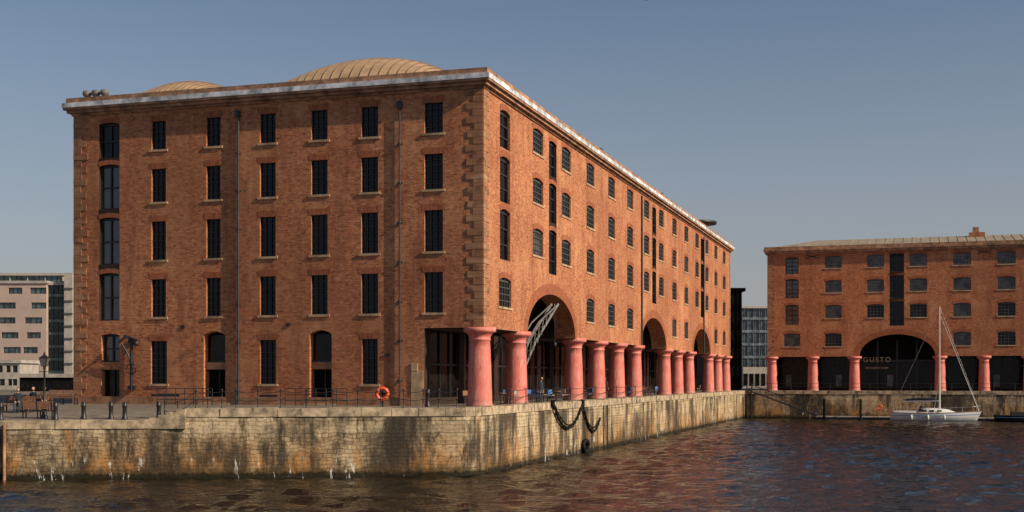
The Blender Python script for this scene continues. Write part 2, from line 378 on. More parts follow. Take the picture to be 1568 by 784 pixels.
def vault(vc,hw,H,u0,u1,zb):
    rows=[];n=30;us=[]; r=6.
    for i in range(15): us.append(u0+r*(1-math.cos(i/14*math.pi/2)))
    u=u0+r
    while u<u1: us.append(u); u+=3
    for u in us:
        k=math.sqrt(max(0,1-((u0+r-u)/r)**2)) if u<u0+r else 1
        k=max(k,.02); rows.append([(u,vc-hw*math.cos(math.pi*j/n),zb+H*k*math.sin(math.pi*j/n)) for j in range(n+1)])
    mb.grid(rows,'roof')
    for j in range(1,n):
        mb.tube([Vector(r_[j])+Vector((0,0,.02)) for r_ in rows],.05,'rib',4)
vault(10.2,6.5,3.3,3.,100,20.0); vault(24.7,3.9,2.95,4.,100,20.0)
mb.obj('vaulted_roofs',wh)
mb=MB()
for i,(dv) in enumerate((0,.75,1.5)):
    v=WID-.6-dv*.9; mb.lathe([(.16,0),(.16,.25),(.26,.3),(.3,.45),(.24,.62),(0,.7)],(.6,v,20.16),'crane',12)
mb.box((4,14.6,20.1),(6,16,21.0),'stone')
mb.box((100,3,20.1),(101,4,22.2),'iron'); mb.lathe([(0,22.2),(2.6,22.35),(2.6,22.7),(0,22.9)],(100.5,3.5,0),'iron',16)
for u in (31,58): mb.box((u,.2,20.1),(u+.8,1,20.7),'iron')
mb.obj('roof_vents',wh)
mb=MB()
for px in (366,613):
    v=vL(px); zt=zL(px,172 if px==366 else 158); r=.08 if px==366 else .055
    mb.tube([(-.11,v,.0),(-.11,v,zt)],r,'pipe',10)
    mb.box((-.22,v-.13,zt-.3),(-.0,v+.13,zt+.1),'pipe'); z=1.5
    while z<zt-1: mb.lathe([(r+.03,0),(r+.03,.14)],(-.11,v,z),'pipe',10); mb.box((-.1,v-.15,z+.02),(.01,v+.15,z+.1),'pipe'); z+=2.4
for a in (49.0,86.0): mb.tube([(a-2.6,-.1,4.75),(a-2.6,-.1,18.8)],.08,'pipe',8)
mb.obj('downpipes',wh)
mb=MB(); v=vL(204)
mb.tube([(-.2,v,.9),(-.2,v,4.3)],.10,'iron',10)
for z in (1.1,4.1): mb.box((-.25,v-.22,z-.12),(.0,v+.22,z+.12),'iron')
mb.tube([(-.2,v,4.1),(-.3,v+.15,4.35),(-.45,v+.4,4.3),(-.5,v+.75,4.0)],.08,'iron',8)
mb.tube([(-.2,v,2.6),(-.35,v+.25,3.4),(-.45,v+.6,3.95)],.06,'iron',8)
mb.tube([(-.3,v-.05+.34*math.cos(t*math.pi/8),2.3+.34*math.sin(t*math.pi/8)) for t in range(16)],.04,'iron',6,True)
mb.tube([(-.3,v-.45,4.15),(-.3,v+.45,4.45)],.09,'iron',8); mb.lathe([(0,0),(.14,.05),(.16,.3),(0,.36)],(-.3,v-.42,3.75),'iron',10)
for t in range(4): mb.tube([(-.3,v-.05,2.3),(-.3,v-.05+.34*math.cos(t*math.pi/2),2.3+.34*math.sin(t*math.pi/2))],.025,'iron',5)
mb.obj('wall_hoist',wh)
# ------------------------------------------------------------ opposite warehouse
yB=183.; KB=Vector((X(1175,yB),yB,0)); ANGB=ANG-math.pi/2; DB=Vector((math.cos(ANGB),math.sin(ANGB),0))
wb=empty('brick_warehouse',KB,ANGB); LB=75.; b=5.62
mb=MB(); ops=[]
archB=[.6+b*3,.6+b*10]
for k in range(13):
    w=.6+b*(k+.5)
    for r,(c0,c1) in enumerate(ROWS_R):
        if k in(0,7):
            z=[(16.3,18.6),(12.9,15.6),(9.2,12.0)]
            if r<3: ops.append(dict(r=(w-.9,w+.9,*z[r]),back='glassB',d=.3,rise=.15,lint=.3,bars=(2,4),bw=.05,rv='brickdark')); continue
        if r==3 and any(abs(w-a)<3.5 for a in archB): continue
        ops.append(dict(r=(w-1.12,w+1.12,c0,c1),back='glassL' if (r<2 or random.random()<.3) else 'glass',d=.2,rise=.15,lint=.36,bars=(5,4),sill=1,bw=.03,bm='barslight'))
for a in archB:
    for c0,c1 in ((16.3,18.7),(12.7,15.8),(8.9,12.2)):
        ops.append(dict(r=(a-.95,a+.95,c0,c1),back='glass',d=.3,rise=.0,lint=.3,bars=(2,3),bw=.06,rv='brickdark'))
    ops.append(dict(r=(a-5.0,a+5.0,4.72,7.75),rise=3.0,ell=1,d=1.2,nofloor=1,lint=.7))
facade(mb,Fr,0,LB,4.72,19.1,ops,'brick'); quoins(mb,Fr,0,1,4.76,19.0)
for a in archB:
    for z0,z1 in ((15.8,16.3),(12.2,12.7)): mb.box((a-.95,-.012,z0),(a+.95,.05,z1),'brickdark')
for k in range(0,13,2):
    w=.6+b*(k+1)
    for s in(-1,1): mb.tube([(w-.9*s,-.03,18.9),(w+.9*s,-.03,18.45)],.05,'iron',4)
mb.obj('dock_wall',wb)
mb=MB()
for k in list(range(0,3))+list(range(4,10))+[11,12,13]: column(mb,(.6+b*k,.42,0))
mb.obj('cast_iron_columns',wb)
mb=MB(); D=4.5
e=[0,archB[0]-5,archB[0]+5,archB[1]-5,archB[1]+5,LB]
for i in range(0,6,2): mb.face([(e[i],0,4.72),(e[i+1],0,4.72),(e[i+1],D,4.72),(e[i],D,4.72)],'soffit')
mb.face([(0,D,0),(LB,D,0),(LB,D,8),(0,D,8)],'shop')
for a in archB:
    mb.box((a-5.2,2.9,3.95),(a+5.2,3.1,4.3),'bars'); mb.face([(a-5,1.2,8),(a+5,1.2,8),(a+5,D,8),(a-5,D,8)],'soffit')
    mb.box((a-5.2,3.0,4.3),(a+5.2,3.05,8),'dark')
    for q in (-2.6,0,2.6): mb.box((a+q-.12,2.85,0),(a+q+.12,2.95,7),'bars')
u=.5;i=0
while u<LB:
    mb.box((u-.06,D-.12,0),(u+.06,D-.01,4.7),'bars')
    if i%5==1: mb.box((u+.2,D-.1,.6),(u+1.0,D-.02,2.2),'glassL')
    u+=1.4;i+=1
mb.box((0,D-.3,3.3),(LB,D-.02,3.5),'bars'); mb.box((0,D-.2,0),(LB,D-.02,.5),'brickdark')
mb.face([(0,D,0),(0,25,0),(0,25,19.1),(0,D,19.1)],'brick'); mb.face([(0,0,4.72),(0,D,4.72),(0,D,19.1),(0,0,19.1)],'brick')
mb.face([(LB,0,0),(LB,25,0),(LB,25,19.1),(LB,0,19.1)],'brick'); mb.face([(0,25,0),(LB,25,0),(LB,25,19.1),(0,25,19.1)],'brick')
mb.obj('shopfronts_and_side_walls',wb)
mb=MB()
for o,za,zb,k in ((.10,19.02,19.2,'stone'),(.35,19.2,19.5,'stone'),(.5,19.502,19.75,'stone'),(.4,19.752,20.1,'stone')): mb.box((-o,-o,za),(LB+o,25+o,zb),k)
z0=20.1; zr=21.9
q=[(0.4,.6),(LB-.4,.6),(LB-.4,24),(.4,24)]; rr=[(6,10.),(LB-6,10.),(LB-6,14),(6,14)]
for i in range(4):
    j=(i+1)%4; mb.face([(*q[i],z0),(*q[j],z0),(*rr[j],zr),(*rr[i],zr)],'slate')
mb.face([(*p,zr) for p in rr],'slate')
u=1.5
while u<LB-6:
    t=min(1,max(0,(u-.4)/5.6)); mb.tube([(u,.6,z0+.03),(u,.6+9.4*t,z0+.03+(zr-z0)*t)],.04,'slate',4); u+=1.2
w=on_line(1497,KB,DB); mb.box((w-.3,8,21.),(w+.5,9,22.9),'stone'); mb.box((w-.8,8,20.8),(w+1.3,9.2,22.2),'brick')
mb.obj('roof',wb)
cu=bpy.data.curves.new('restaurant_sign','FONT'); cu.body='GUSTO'; cu.size=.95; cu.extrude=.02; cu.space_character=1.3; cu.align_x='CENTER'
cu.materials.append(M['text']); so=bpy.data.objects.new('restaurant_sign',cu); bpy.context.scene.collection.objects.link(so)
so.rotation_euler=(math.pi/2,0,ANGB); so.location=KB+DB*(archB[0]-2.7)+R*2.75+Vector((0,0,4.0))
cu2=bpy.data.curves.new('small_lettering','FONT'); cu2.body='RESTAURANT & BAR'; cu2.size=.34; cu2.extrude=.02; cu2.align_x='CENTER'; cu2.materials.append(M['text'])
s2=bpy.data.objects.new('small_lettering',cu2); bpy.context.scene.collection.objects.link(s2); s2.parent=so; s2.location=(0,-.95,0)
# ------------------------------------------------------------ ground, quay, water
far=Vector((32,179,0)); far2=far+DB*400
top=[(-17.7,70.55),(-2.6,72.3),(-2.05,72.55),(-1.75,73.2),(32,179),(far2.x,far2.y)]
g=MB()
g.face([(-3000,80.5,0),(-17.7,80.5,0)]+[(x,y,0) for x,y in top]+[(6000,far2.y,0),(6000,9000,0),(-3000,9000,0)],'paving')
go=g.obj('ground')
bm=bmesh.new(); bm.from_mesh(go.data); bmesh.ops.triangulate(bm,faces=bm.faces[:]); bm.to_mesh(go.data); bm.free()
g=MB(); lw=[(-3000,63.),(-80,63.),(-27.3,69.4),(-17.7,70.55)]
for p,q in zip(lw,lw[1:]): g.face([(*p,-.62),(*q,-.62),(q[0],80.5,0),(p[0],80.5,0)],'paving')
g.face([(-17.7,70.55,-.62),(-17.7,80.5,0),(-17.7,70.55,0)],'coping')
g.obj('sloping_pavement')
g=MB()
def wallseg(p,q,zt,zb=-6.):
    n=max(1,int((Vector(q)-Vector(p)).length/6)); 
    for i in range(n):
        a=Vector(p).lerp(Vector(q),i/n); c=Vector(p).lerp(Vector(q),(i+1)/n)
        g.face([(a.x,a.y,zb),(c.x,c.y,zb),(c.x,c.y,zt),(a.x,a.y,zt)],'quay')
wallseg((-80,63),(-27.3,69.4),-.62); wallseg((-27.3,69.4),(-17.7,70.55),-.62)
g.face([(-3000,63,-6),(-80,63,-6),(-80,63,-.62),(-3000,63,-.62)],'quay')
for p,q in zip(top,top[1:]): wallseg(p,q,0)
for x in (-31.5,-27.05): 
    y=69.4+(x+27.3)*.1214-.12; g.tube([(x,y,-.8),(x,y,-4)],.09,'stone',6)
g.obj('quay_wall')
g=MB()
def cope(p,q,z,w=1.0,h=.42,maxlen=150):
    p=Vector(p);q=Vector(q);d=(q-p);Ln=min(d.length,maxlen);d.normalize();nn=Vector((-d.y,d.x)); s=0
    while s<Ln-.05:
        l=min(random.uniform(1.1,1.9),Ln-s); a=p+d*(s+.012); c=p+d*(s+l-.012); o=.06+random.uniform(-.025,.025); dz=random.uniform(-.025,.025)
        P=[a-nn*o,c-nn*o,c+nn*w,a+nn*w]; zt=z+.05+dz; zb=z-h
        bot=[(v.x,v.y,zb) for v in P]; tp=[(v.x,v.y,zt) for v in P]
        g.face(tp,'coping'); g.face(bot[::-1],'coping')
        for i in range(4): j=(i+1)%4; g.face([bot[i],bot[j],tp[j],tp[i]],'coping')
        s+=l
cope((-60,65.43),(-27.3,69.4),-.62); cope((-27.3,69.4),(-19.6,70.32),-.62)
for p,q in zip(top,top[1:]): cope(p,q,0)
g.obj('quay_coping')
g=MB()
for i in range(4):
    x0=-19.6+i*.48; g.box((x0,70.3+.02*i,-1.05),(x0+.47 if i<3 else -17.66,71.9,-.62+.155*(i+1)),'coping')
g.obj('stone_steps')
# choppy water: a real wave mesh in the basin inside a flat outer sheet
rng=np.random.default_rng(5)
xs=np.arange(-48,84.1,.34); ys=np.arange(36,184.1,.34); GX,GY=np.meshgrid(xs,ys); H=np.zeros_like(GX)
for i in range(46):
    lam=1.1*(4.2/1.1)**rng.random(); th=rng.normal(1.35,.75); k=2*np.pi/lam; ph=rng.random()*6.28
    wx=GX+.5*np.sin(GY*.21+i); wy=GY+.5*np.sin(GX*.17+i*2)
    sl_=.046*(1.0 if lam<2.6 else .6); H+=sl_/k*np.sin(k*(wx*np.cos(th)+wy*np.sin(th))+ph)
gust=.8+.35*np.sin(GX*.11+1.3*np.sin(GY*.05))*np.sin(GY*.07+1.1*np.sin(GX*.06)); H*=gust
tap=np.clip(np.minimum.reduce([GX-xs[0],xs[-1]-GX,GY-ys[0],ys[-1]-GY])/3,0,1); H*=tap
co_=np.stack([GX,GY,H+WZ],-1).reshape(-1,3); nx=len(xs);ny=len(ys)
ii=np.arange(nx*ny).reshape(ny,nx); fc=np.stack([ii[:-1,:-1],ii[:-1,1:],ii[1:,1:],ii[1:,:-1]],-1).reshape(-1,4)
nb=len(co_); ex=[(-3000,-300),(3000,-300),(3000,400),(-3000,400)]; cr=[(xs[0],ys[0]),(xs[-1],ys[0]),(xs[-1],ys[-1]),(xs[0],ys[-1])]
vv=np.vstack([co_,[(a,b_,WZ) for a,b_ in ex],[(a,b_,WZ) for a,b_ in cr]])
ff=fc.tolist()+[[nb+i,nb+(i+1)%4,nb+4+(i+1)%4,nb+4+i] for i in range(4)]
me=bpy.data.meshes.new('water'); me.from_pydata(vv.tolist(),[],ff); me.materials.append(M['water']); me.polygons.foreach_set('use_smooth',[True]*len(fc)+[False]*4); me.update()
wo=bpy.data.objects.new('water',me); bpy.context.scene.collection.objects.link(wo)
# ------------------------------------------------------------ background buildings
def block(name,x0,x1,y,dep,h,wallk,glk,fl,nb,ww,wh_,rot=0):
    e=empty(name,(x0,y,0),rot); mb=MB(); W=x1-x0; ops=[]
    for j in range(fl):
        for i in range(nb):
            c=W*(i+.5)/nb+ (random.uniform(-.25,.25)*W/nb if ww<.9 else 0); hw=W/nb*ww/2*(random.uniform(.75,1.1) if ww<.9 else 1); z=h*(j+.3)/fl
            a0=max(W*i/nb+.02,c-hw); a1=min(W*(i+1)/nb-.02,c+hw)
            ops.append(dict(r=(a0,a1,z,z+h/fl*wh_),back=glk,d=.3,bars=(3,0),bw=.05))
    facade(mb,Fr,0,W,0,h,ops,wallk)
    mb.face([(0,0,0),(0,dep,0),(0,dep,h),(0,0,h)],wallk); mb.face([(W,0,0),(W,dep,0),(W,dep,h),(W,0,h)],wallk); mb.face([(0,dep,0),(W,dep,0),(W,dep,h),(0,dep,h)],wallk)
    mb.box((-.3,-.3,h),(W+.3,dep,h+.5),'concrete'); mb.obj('facade',e); return e
y=250
block('office_building',X(-150,y),X(71,y),y,25,Z(434,y),'beige','officeglass',7,6,.7,.42)
block('office_building',X(-120,y+4),X(96,y+4),y+4,20,Z(422,y+4),'concrete','officeglass',8,8,.96,.86)
block('glass_office_building',X(71.5,y),X(99,y),y+1,20,Z(436,y),'officeglass','officeglass',8,4,.93,.8)
e=empty('glass_office_frame',(X(99.5,y),y-.5,0)); mb=MB(); mb.box((0,0,0),(1.6,14,Z(418,y)),'concrete'); 
for j in range(8): mb.box((-.05,-.2,2+j*2.4),(1.65,.1,2.3+j*2.4),'barslight')
mb.obj('tower_fin',e)
block('low_shop_pavilion',X(30,170),X(112,170),170,8,Z(578,170),'dark','glassL',1,9,.7,.4)
block('low_shop_pavilion',X(-60,200),X(30,200),200,8,Z(556,200),'concrete','officeglass',2,8,.8,.5)
e=empty('shaded_warehouse',(0,0,0)); mb=MB(); yD=196
mb.box((X(1100,yD),yD,0),(X(1136,yD),yD+30,Z(446,yD)),'brickdark'); mb.box((X(1100,yD)-.3,yD-.4,Z(446,yD)),(X(1136,yD)+.5,yD+30.4,Z(441,yD)),'brickdark')  # this building's shadow is put into its brick colour
for j in range(5):
    for i in range(2): mb.box((X(1120+8*i,yD),yD-.05,2+j*2.7),(X(1124+8*i,yD),yD+.02,3.6+j*2.7),'glass')
mb.obj('walls',e)
block('far_office_building',X(1136,330),X(1260,330),330,25,Z(472,330),'farglass','farglass',6,14,.93,.8)
e=empty('low_building'); mb=MB(); mb.box((X(1138,240),240,0),(X(1200,240),250,Z(562,240)),'concrete'); 
for i in range(6): mb.box((X(1139+i*9,240),239.9,.4),(X(1145+i*9,240),240.01,2.6),'shop')
mb.obj('walls',e)
# ------------------------------------------------------------ street furniture
def gz(x,y):
    if x>-17.7 or y>=80.5: return 0.
    if x<-27.3: yw=69.4+(x+27.3)*.1214
    else: yw=70.55+(x+17.7)*.1198
    return -.62*(80.5-y)/(80.5-yw)
def edge_y(x): return 72.3+(x+2.6)*.116
def bollard(px,y,h=.95):
    x=X(px,y); m_=MB(); m_.lathe([(.17,0),(.17,.1),(.12,.16),(.115,h*.72),(.15,h*.75),(.15,h*.8),(.11,h*.84),(.14,h*.93),(.09,h),(0,h+.02)],(0,0,0),'iron',14); m_.obj('iron_bollard',None,(x,y,gz(x,y)))
for px in (1,128,170,191): bollard(px,71.0 if px>100 else 70.2)
bollard(243,71.6); bollard(655,76,1.05); bollard(85,70.6)
m_=MB(); pts=[]
for px in (252,272,300,318,340,362,395,430,470,510,548,583,618,648,672,700):
    y=72.6 if px>320 else 72.0; x=X(px,y); y=edge_y(x)+.55
    pts.append(Vector((X(px,y),y,gz(X(px,y),y))))
for p in pts:
    m_.lathe([(.07,0),(.07,.06),(.035,.1),(.03,.5),(.045,.52),(.03,.55),(.03,.98),(.055,1.02),(.05,1.08),(0,1.11)],p,'iron',8)
for p,q in zip(pts,pts[1:]):
    for h in (.52,.98):
        m_.tube([p.lerp(q,t/8)+Vector((0,0,h-.10*(1-(2*t/8-1)**2))) for t in range(9)],.018,'iron',5)
m_.obj('quay_railing')
m_=MB(); pts=[]
for i in range(13):
    pts.append(K+R*(2+i*7.45/2)-L*.95)
for p in pts: m_.lathe([(.06,0),(.06,.06),(.03,.1),(.03,1.0),(.05,1.04),(0,1.1)],p,'iron',8)
for p,q in zip(pts,pts[1:]):
    for h in (.55,1.0): m_.tube([p.lerp(q,t/6)+Vector((0,0,h-.08*(1-(2*t/6-1)**2))) for t in range(7)],.018,'iron',5)
m_.obj('quay_railing')
m_=MB()
for a,b_ in ((262,345),(455,548)):
    A=K+L*vL(a)-R*1.6; Bp=K+L*vL(b_)-R*1.6
    n=6
    for i in range(n+1):
        p=A.lerp(Bp,i/n); m_.tube([p,p+Vector((0,0,1.05))],.03,'iron',6)
    for h in (.35,.7,1.05): m_.tube([A+Vector((0,0,h)),Bp+Vector((0,0,h))],.022,'iron',6)
m_.obj('entrance_railing')
def lifebuoy(loc,rot,r=.38,post=True):
    e=empty('lifebuoy',loc,rot); m_=MB()
    m_.tube([(r*math.cos(t*math.pi/14),-.12,r*math.sin(t*math.pi/14)) for t in range(28)],.10,'orange',10,True)
    for a in range(4):
        m_.tube([(r*math.cos(a*math.pi/2+.78+s*.07),-.12,r*math.sin(a*math.pi/2+.78+s*.07)) for s in (-1,0,1)],.104,'concrete',10)
    m_.obj('ring',e)
    if post:
        m_=MB(); m_.box((-.05,-.03,-loc[2]+.0),(.05,.04,.4),'iron'); m_.box((-.25,-.03,-.05),(.25,.0,.05),'iron'); m_.obj('stand',e)
y=72.95; lifebuoy((X(586,y),y-.1,Z(603,y)),0,.31)
lifebuoy(tuple(far+DB*(on_line(1347,far,DB))-R*.2+Vector((0,0,Z(623,175)))),ANGB,.3,False)
def lamp(x,y,h):
    z=gz(x,y); e=empty('street_lamp',(x,y,z)); m_=MB()
    m_.lathe([(.2,0),(.2,.12),(.13,.2),(.12,.7),(.16,.74),(.08,.85),(.06,1.5),(.05,h-.9),(.09,h-.85),(.05,h-.8),(.12,h-.74)],(0,0,0),'iron',12); m_.box((-.3,-.02,h-1.05),(.3,.02,h-1.01),'iron'); m_.obj('post',e)
    m_=MB(); 
    a,b2,z0,z1=.12,.22,h-.74,h-.28
    for i in range(4):
        t0=math.pi/4+i*math.pi/2;t1=t0+math.pi/2
        P=[(a*1.4*math.cos(t0),a*1.4*math.sin(t0),z0),(a*1.4*math.cos(t1),a*1.4*math.sin(t1),z0),(b2*1.4*math.cos(t1),b2*1.4*math.sin(t1),z1),(b2*1.4*math.cos(t0),b2*1.4*math.sin(t0),z1)]
        m_.face(P,'glassL'); m_.tube([P[0],P[3]],.018,'iron',5); m_.tube([P[3],P[2]],.02,'iron',5)
        m_.face([P[3],P[2],(0,0,h-.05)],'iron')
    m_.lathe([(.05,h-.08),(.06,h),(0,h+.1)],(0,0,0),'iron',8); m_.obj('lantern',e)
lamp(X(68,71.2),71.2,3.6)
def bench(x,y,rot,w=1.9):
    e=empty('park_bench',(x,y,gz(x,y)),rot); m_=MB()
    for i in range(5): m_.box((-w/2,-.25+i*.1,.43),(w/2,-.17+i*.1,.47),'wood')
    for i in range(4): m_.box((-w/2,.27+i*.02,.53+i*.11),(w/2,.30+i*.02,.61+i*.11),'wood')
    m_.obj('slats',e); m_=MB()
    for s in (-w/2+.08,0,w/2-.08):
        m_.box((s-.03,-.24,0),(s+.03,-.18,.43),'iron'); m_.box((s-.03,.22,0),(s+.03,.28,.43),'iron'); m_.box((s-.03,-.24,.38),(s+.03,.28,.43),'iron')
        m_.tube([(s,.27,.4),(s,.36,.95)],.03,'iron',6)
        if s: m_.tube([(s,-.22,.43),(s,-.22,.66),(s,.3,.68)],.025,'iron',6)
    m_.obj('frame',e)
bench(X(60,71.3),71.3,math.pi,1.75); bench(X(95,82),82,0,1.9)
bench(X(28,75),75,0,1.7); bench(X(56,76),76,0,1.7)
def person(name,x,y,z,rot,jk,seated=True,turn=0):
    e=empty(name,(x,y,z),rot); V={};E=[]
    def add(n,co,r,par=None):
        V[n]=(Vector(co),r,len(V)); 
        if par: E.append((V[par][2],V[n][2]))
    if seated:
        add('pel',(0,0,.55),.15); add('waist',(0,-.01,.74),.135,'pel'); add('chest',(0,-.02,.95),.155,'waist'); add('nk',(0,-.02,1.1),.07,'chest'); add('neck',(0,-.04,1.19),.055,'nk')
        for s,n in ((-1,'l'),(1,'r')):
            add(n+'hip',(s*.1,-.03,.53),.105,'pel'); add(n+'knee',(s*.13,-.45,.53),.068,n+'hip'); add(n+'calf',(s*.13,-.47,.33),.06,n+'knee'); add(n+'ank',(s*.13,-.42,.09),.042,n+'calf'); add(n+'toe',(s*.15,-.60,.045),.038,n+'ank')
            add(n+'sh',(s*.19,-.02,1.06),.068,'chest'); add(n+'el',(s*.25,-.08,.80),.048,n+'sh'); add(n+'wr',(s*.13,-.29,.67),.032,n+'el'); add(n+'palm',(s*.10,-.36,.645),.034,n+'wr')
            for k,(dx,ll) in enumerate(((-.032,.065),(-.011,.08),(.011,.075),(.030,.06))):
                add(n+'f%d'%k,(s*(.10)+dx,-.41,.64),.010,n+'palm'); add(n+'g%d'%k,(s*.10+dx,-.41-ll*.6,.615),.009,n+'f%d'%k)
            add(n+'t',(s*.10-s*.045,-.37,.65),.011,n+'palm'); add(n+'u',(s*.10-s*.065,-.40,.64),.010,n+'t')
        hz=1.33; hy=-.05
    else:
        add('pel',(0,0,.95),.135); add('waist',(0,0,1.12),.12,'pel'); add('chest',(0,0,1.32),.15,'waist'); add('nk',(0,0,1.47),.07,'chest'); add('neck',(0,-.02,1.54),.055,'nk')
        for s,n in ((-1,'l'),(1,'r')):
            add(n+'hip',(s*.09,0,.88),.1,'pel'); add(n+'knee',(s*.1,-.06*s,.5),.065,n+'hip'); add(n+'calf',(s*.1,-.0,.34),.06,n+'knee'); add(n+'ank',(s*.1,.06*s,.09),.042,n+'calf'); add(n+'toe',(s*.12,.06*s-.17,.04),.036,n+'ank')
            add(n+'sh',(s*.2,0,1.42),.065,'chest'); add(n+'el',(s*.26,.04*s,1.14),.046,n+'sh'); add(n+'wr',(s*.26,-.06+.05*s,.9),.032,n+'el'); add(n+'palm',(s*.26,-.08+.05*s,.82),.033,n+'wr')
            for k,(dy,ll) in enumerate(((-.03,.06),(-.01,.08),(.011,.075),(.030,.06))):
                add(n+'f%d'%k,(s*.26,-.08+.05*s+dy,.76),.010,n+'palm'); add(n+'g%d'%k,(s*.25,-.09+.05*s+dy,.76-ll*.6),.009,n+'f%d'%k)
            add(n+'t',(s*.25,-.13+.05*s,.81),.011,n+'palm'); add(n+'u',(s*.25,-.145+.05*s,.78),.010,n+'t')
        hz=1.67; hy=-.03
    me=bpy.data.meshes.new('b'); me.from_pydata([v[0] for v in V.values()],E,[]); o=bpy.data.objects.new('b',me); bpy.context.scene.collection.objects.link(o)
    o.modifiers.new('s','SKIN'); sv=me.skin_vertices[0].data
    for i,v in enumerate(V.values()): sv[i].radius=(v[1],v[1]); sv[i].use_root=(i==0)
    ss=o.modifiers.new('ss','SUBSURF'); ss.levels=1
    dg=bpy.context.evaluated_depsgraph_get(); dg.update(); m2=bpy.data.meshes.new_from_object(o.evaluated_get(dg)); bpy.data.objects.remove(o)
    m2.materials.clear()
    for k in (jk,'jeans','skin','rubber'): m2.materials.append(M[k])
    names=list(V.keys()); cos=[v[0] for v in V.values()]
    for p in m2.polygons:
        n=names[min(range(len(cos)),key=lambda i:(cos[i]-p.center).length_squared)]
        r=n[1:]; p.material_index= 2 if (n=='neck' or r in('palm','t','u') or (n!='nk' and len(r)==2 and r[0] in'fg' and r[1].isdigit())) else 3 if r in('toe',) else 1 if (n=='pel' or r in('hip','knee','calf','ank')) else 0
        p.use_smooth=True
    ob=bpy.data.objects.new('body',m2); bpy.context.scene.collection.objects.link(ob); ob.parent=e
    m_=MB(); rows=[];hr=[]
    for i in range(13):
        ph=math.pi*i/12; row=[];h2=[]
        for j in range(16):
            th=2*math.pi*j/16; X_=math.sin(ph)*math.cos(th);Y_=math.sin(ph)*math.sin(th);Z_=math.cos(ph)
            jaw=1-.22*max(0,-Z_); yy=Y_*.1*jaw; 
            if Y_<-.85 and -.35<Z_<.1: yy-=.022
            row.append((X_*.078*jaw,hy+yy,hz+Z_*.118)); h2.append((X_*.087,hy+.018+Y_*.1,hz+.02+Z_*.116))
        rows.append(row); hr.append(h2)
    m_.grid(rows,'skin',True); m_.grid(hr[:5],'hair',True); 
    m_.grid([[p for p in r[0:9]] for r in hr[4:9]],'hair')
    for s in(-1,1): 
        m_.lathe([(0,-.008),(.011,0),(0,.008)],(s*.03,hy-.088,hz+.01),'hair',6); m_.lathe([(0,-.03),(.013,0),(0,.03)],(s*.08,hy+.01,hz-.0),'skin',6)
    m_.box((-.025,hy-.094,hz-.062),(.025,hy-.075,hz-.055),'jacket2')
    m_.obj('head',e)
x=X(28,75); person('seated_person',x,74.98,gz(x,75),.2,'jacket')
x=X(52,76); person('seated_person',x,75.98,gz(x,76),-.3,'jacket'); person('seated_person',x+.62,75.98,gz(x,76),.3,'jacket2')
def table(p,rot,chair='blue',people=0):
    e=empty('cafe_table',p,rot); m_=MB(); m_.lathe([(0,.72),(.4,.72),(.4,.75),(0,.75)],(0,0,0),'wood',16); m_.lathe([(.03,.04),(.03,.72)],(0,0,0),'iron',8); m_.lathe([(.25,0),(.22,.03),(.03,.05)],(0,0,0),'iron',12); m_.obj('table',e)
    for a in (0,math.pi):
        c=Vector((math.cos(a+rot)*.8,math.sin(a+rot)*.8,0)); ce=empty('cafe_chair',Vector(p)+c,a+rot-math.pi/2); m_=MB()
        for sx in(-.2,.2):
            for sy in(-.2,.2): m_.tube([(sx,sy,0),(sx*.95,sy*.95,.45)],.018,'iron',5)
            m_.tube([(sx,.2,.45),(sx,.26,.9)],.018,'iron',5)
        m_.box((-.22,-.22,.44),(.22,.22,.48),chair); m_.box((-.22,.21,.6),(.22,.25,.9),chair); m_.obj('frame',ce)
for i,(u,v) in enumerate(((3,1.6),(5.2,.6),(9.8,.5),(11.8,2.0),(13.4,.4),(15.6,1.2),(17.8,.4),(20.2,1.0),(26,.6),(33.5,.8),(41,.8),(50,.6),(54,.8),(56,1.6),(81,1.))):
    p=K+R*u+L*v; table((p.x,p.y,0),random.uniform(0,3),random.choice(['blue','wood','concrete']))
p=K+R*14.6+L*.6; person('standing_person',p.x,p.y,0,1,'jacket',False)
p=K+R*35+L*.8; person('standing_person',p.x,p.y,0,2.4,'jacket2',False)
# dock crane under the first arch
e=empty('dock_crane',K+R*11.+L*1.2,ANG); m_=MB()
m_.lathe([(.5,0),(.5,.3),(.32,.4),(.26,2.8),(.32,3.0),(.2,3.1)],(0,0,0),'iron',14)
for s in(-.25,.25):
    m_.tube([(0,s,1.9),(2.6,s-.25,4.3),(5.4,s-1.1,7.0)],.10,'crane',6); m_.tube([(0,s,3.6),(2.8,s-.4,5.6),(5.4,s-1.1,7.0)],.06,'crane',6)
for t in range(1,9):
    q=t/9; m_.tube([(5.4*q,-.25-1.0*q,1.9+5.1*q),(5.4*q,.25-1.0*q,1.9+5.1*q)],.04,'crane',5); m_.tube([(5.4*q,-.25-q,1.9+5.1*q),(5.4*min(1,q+.08),-.25-q,3.6+3.4*min(1,q+.08)+.1)],.03,'crane',5)
m_.tube([(5.4,-1.1,7.0),(5.4,-1.1,4.2)],.03,'iron',5); m_.lathe([(0,3.9),(.14,4.0),(.14,4.2),(0,4.3)],(5.4,-1.1,0),'iron',8)
m_.tube([(0,-.2,1.2),(-1.6,.2,3.4)],.07,'crane',6); m_.tube([(-1.6,.2,3.4),(0,0,3.6)],.05,'crane',6)
m_.obj('jib_and_post',e)
Q0=Vector((-1.02,75.5,0))
def qp(px,py,out=.25):
    t=on_line(px,Q0,R); p=Q0+R*t; return p-L*out+Vector((0,0,Z(py,p.y)))
m_=MB()
def swag(a,b_,sag,n=26,r=.10):
    P=[]
    for i in range(n+1):
        t=i/n; p=a.lerp(b_,t); p.z-=sag*(1-(2*t-1)**2); P.append(p)
    m_.tube(P,[r*(1 if i%2 else .62) for i in range(n+1)],'rubber',8)
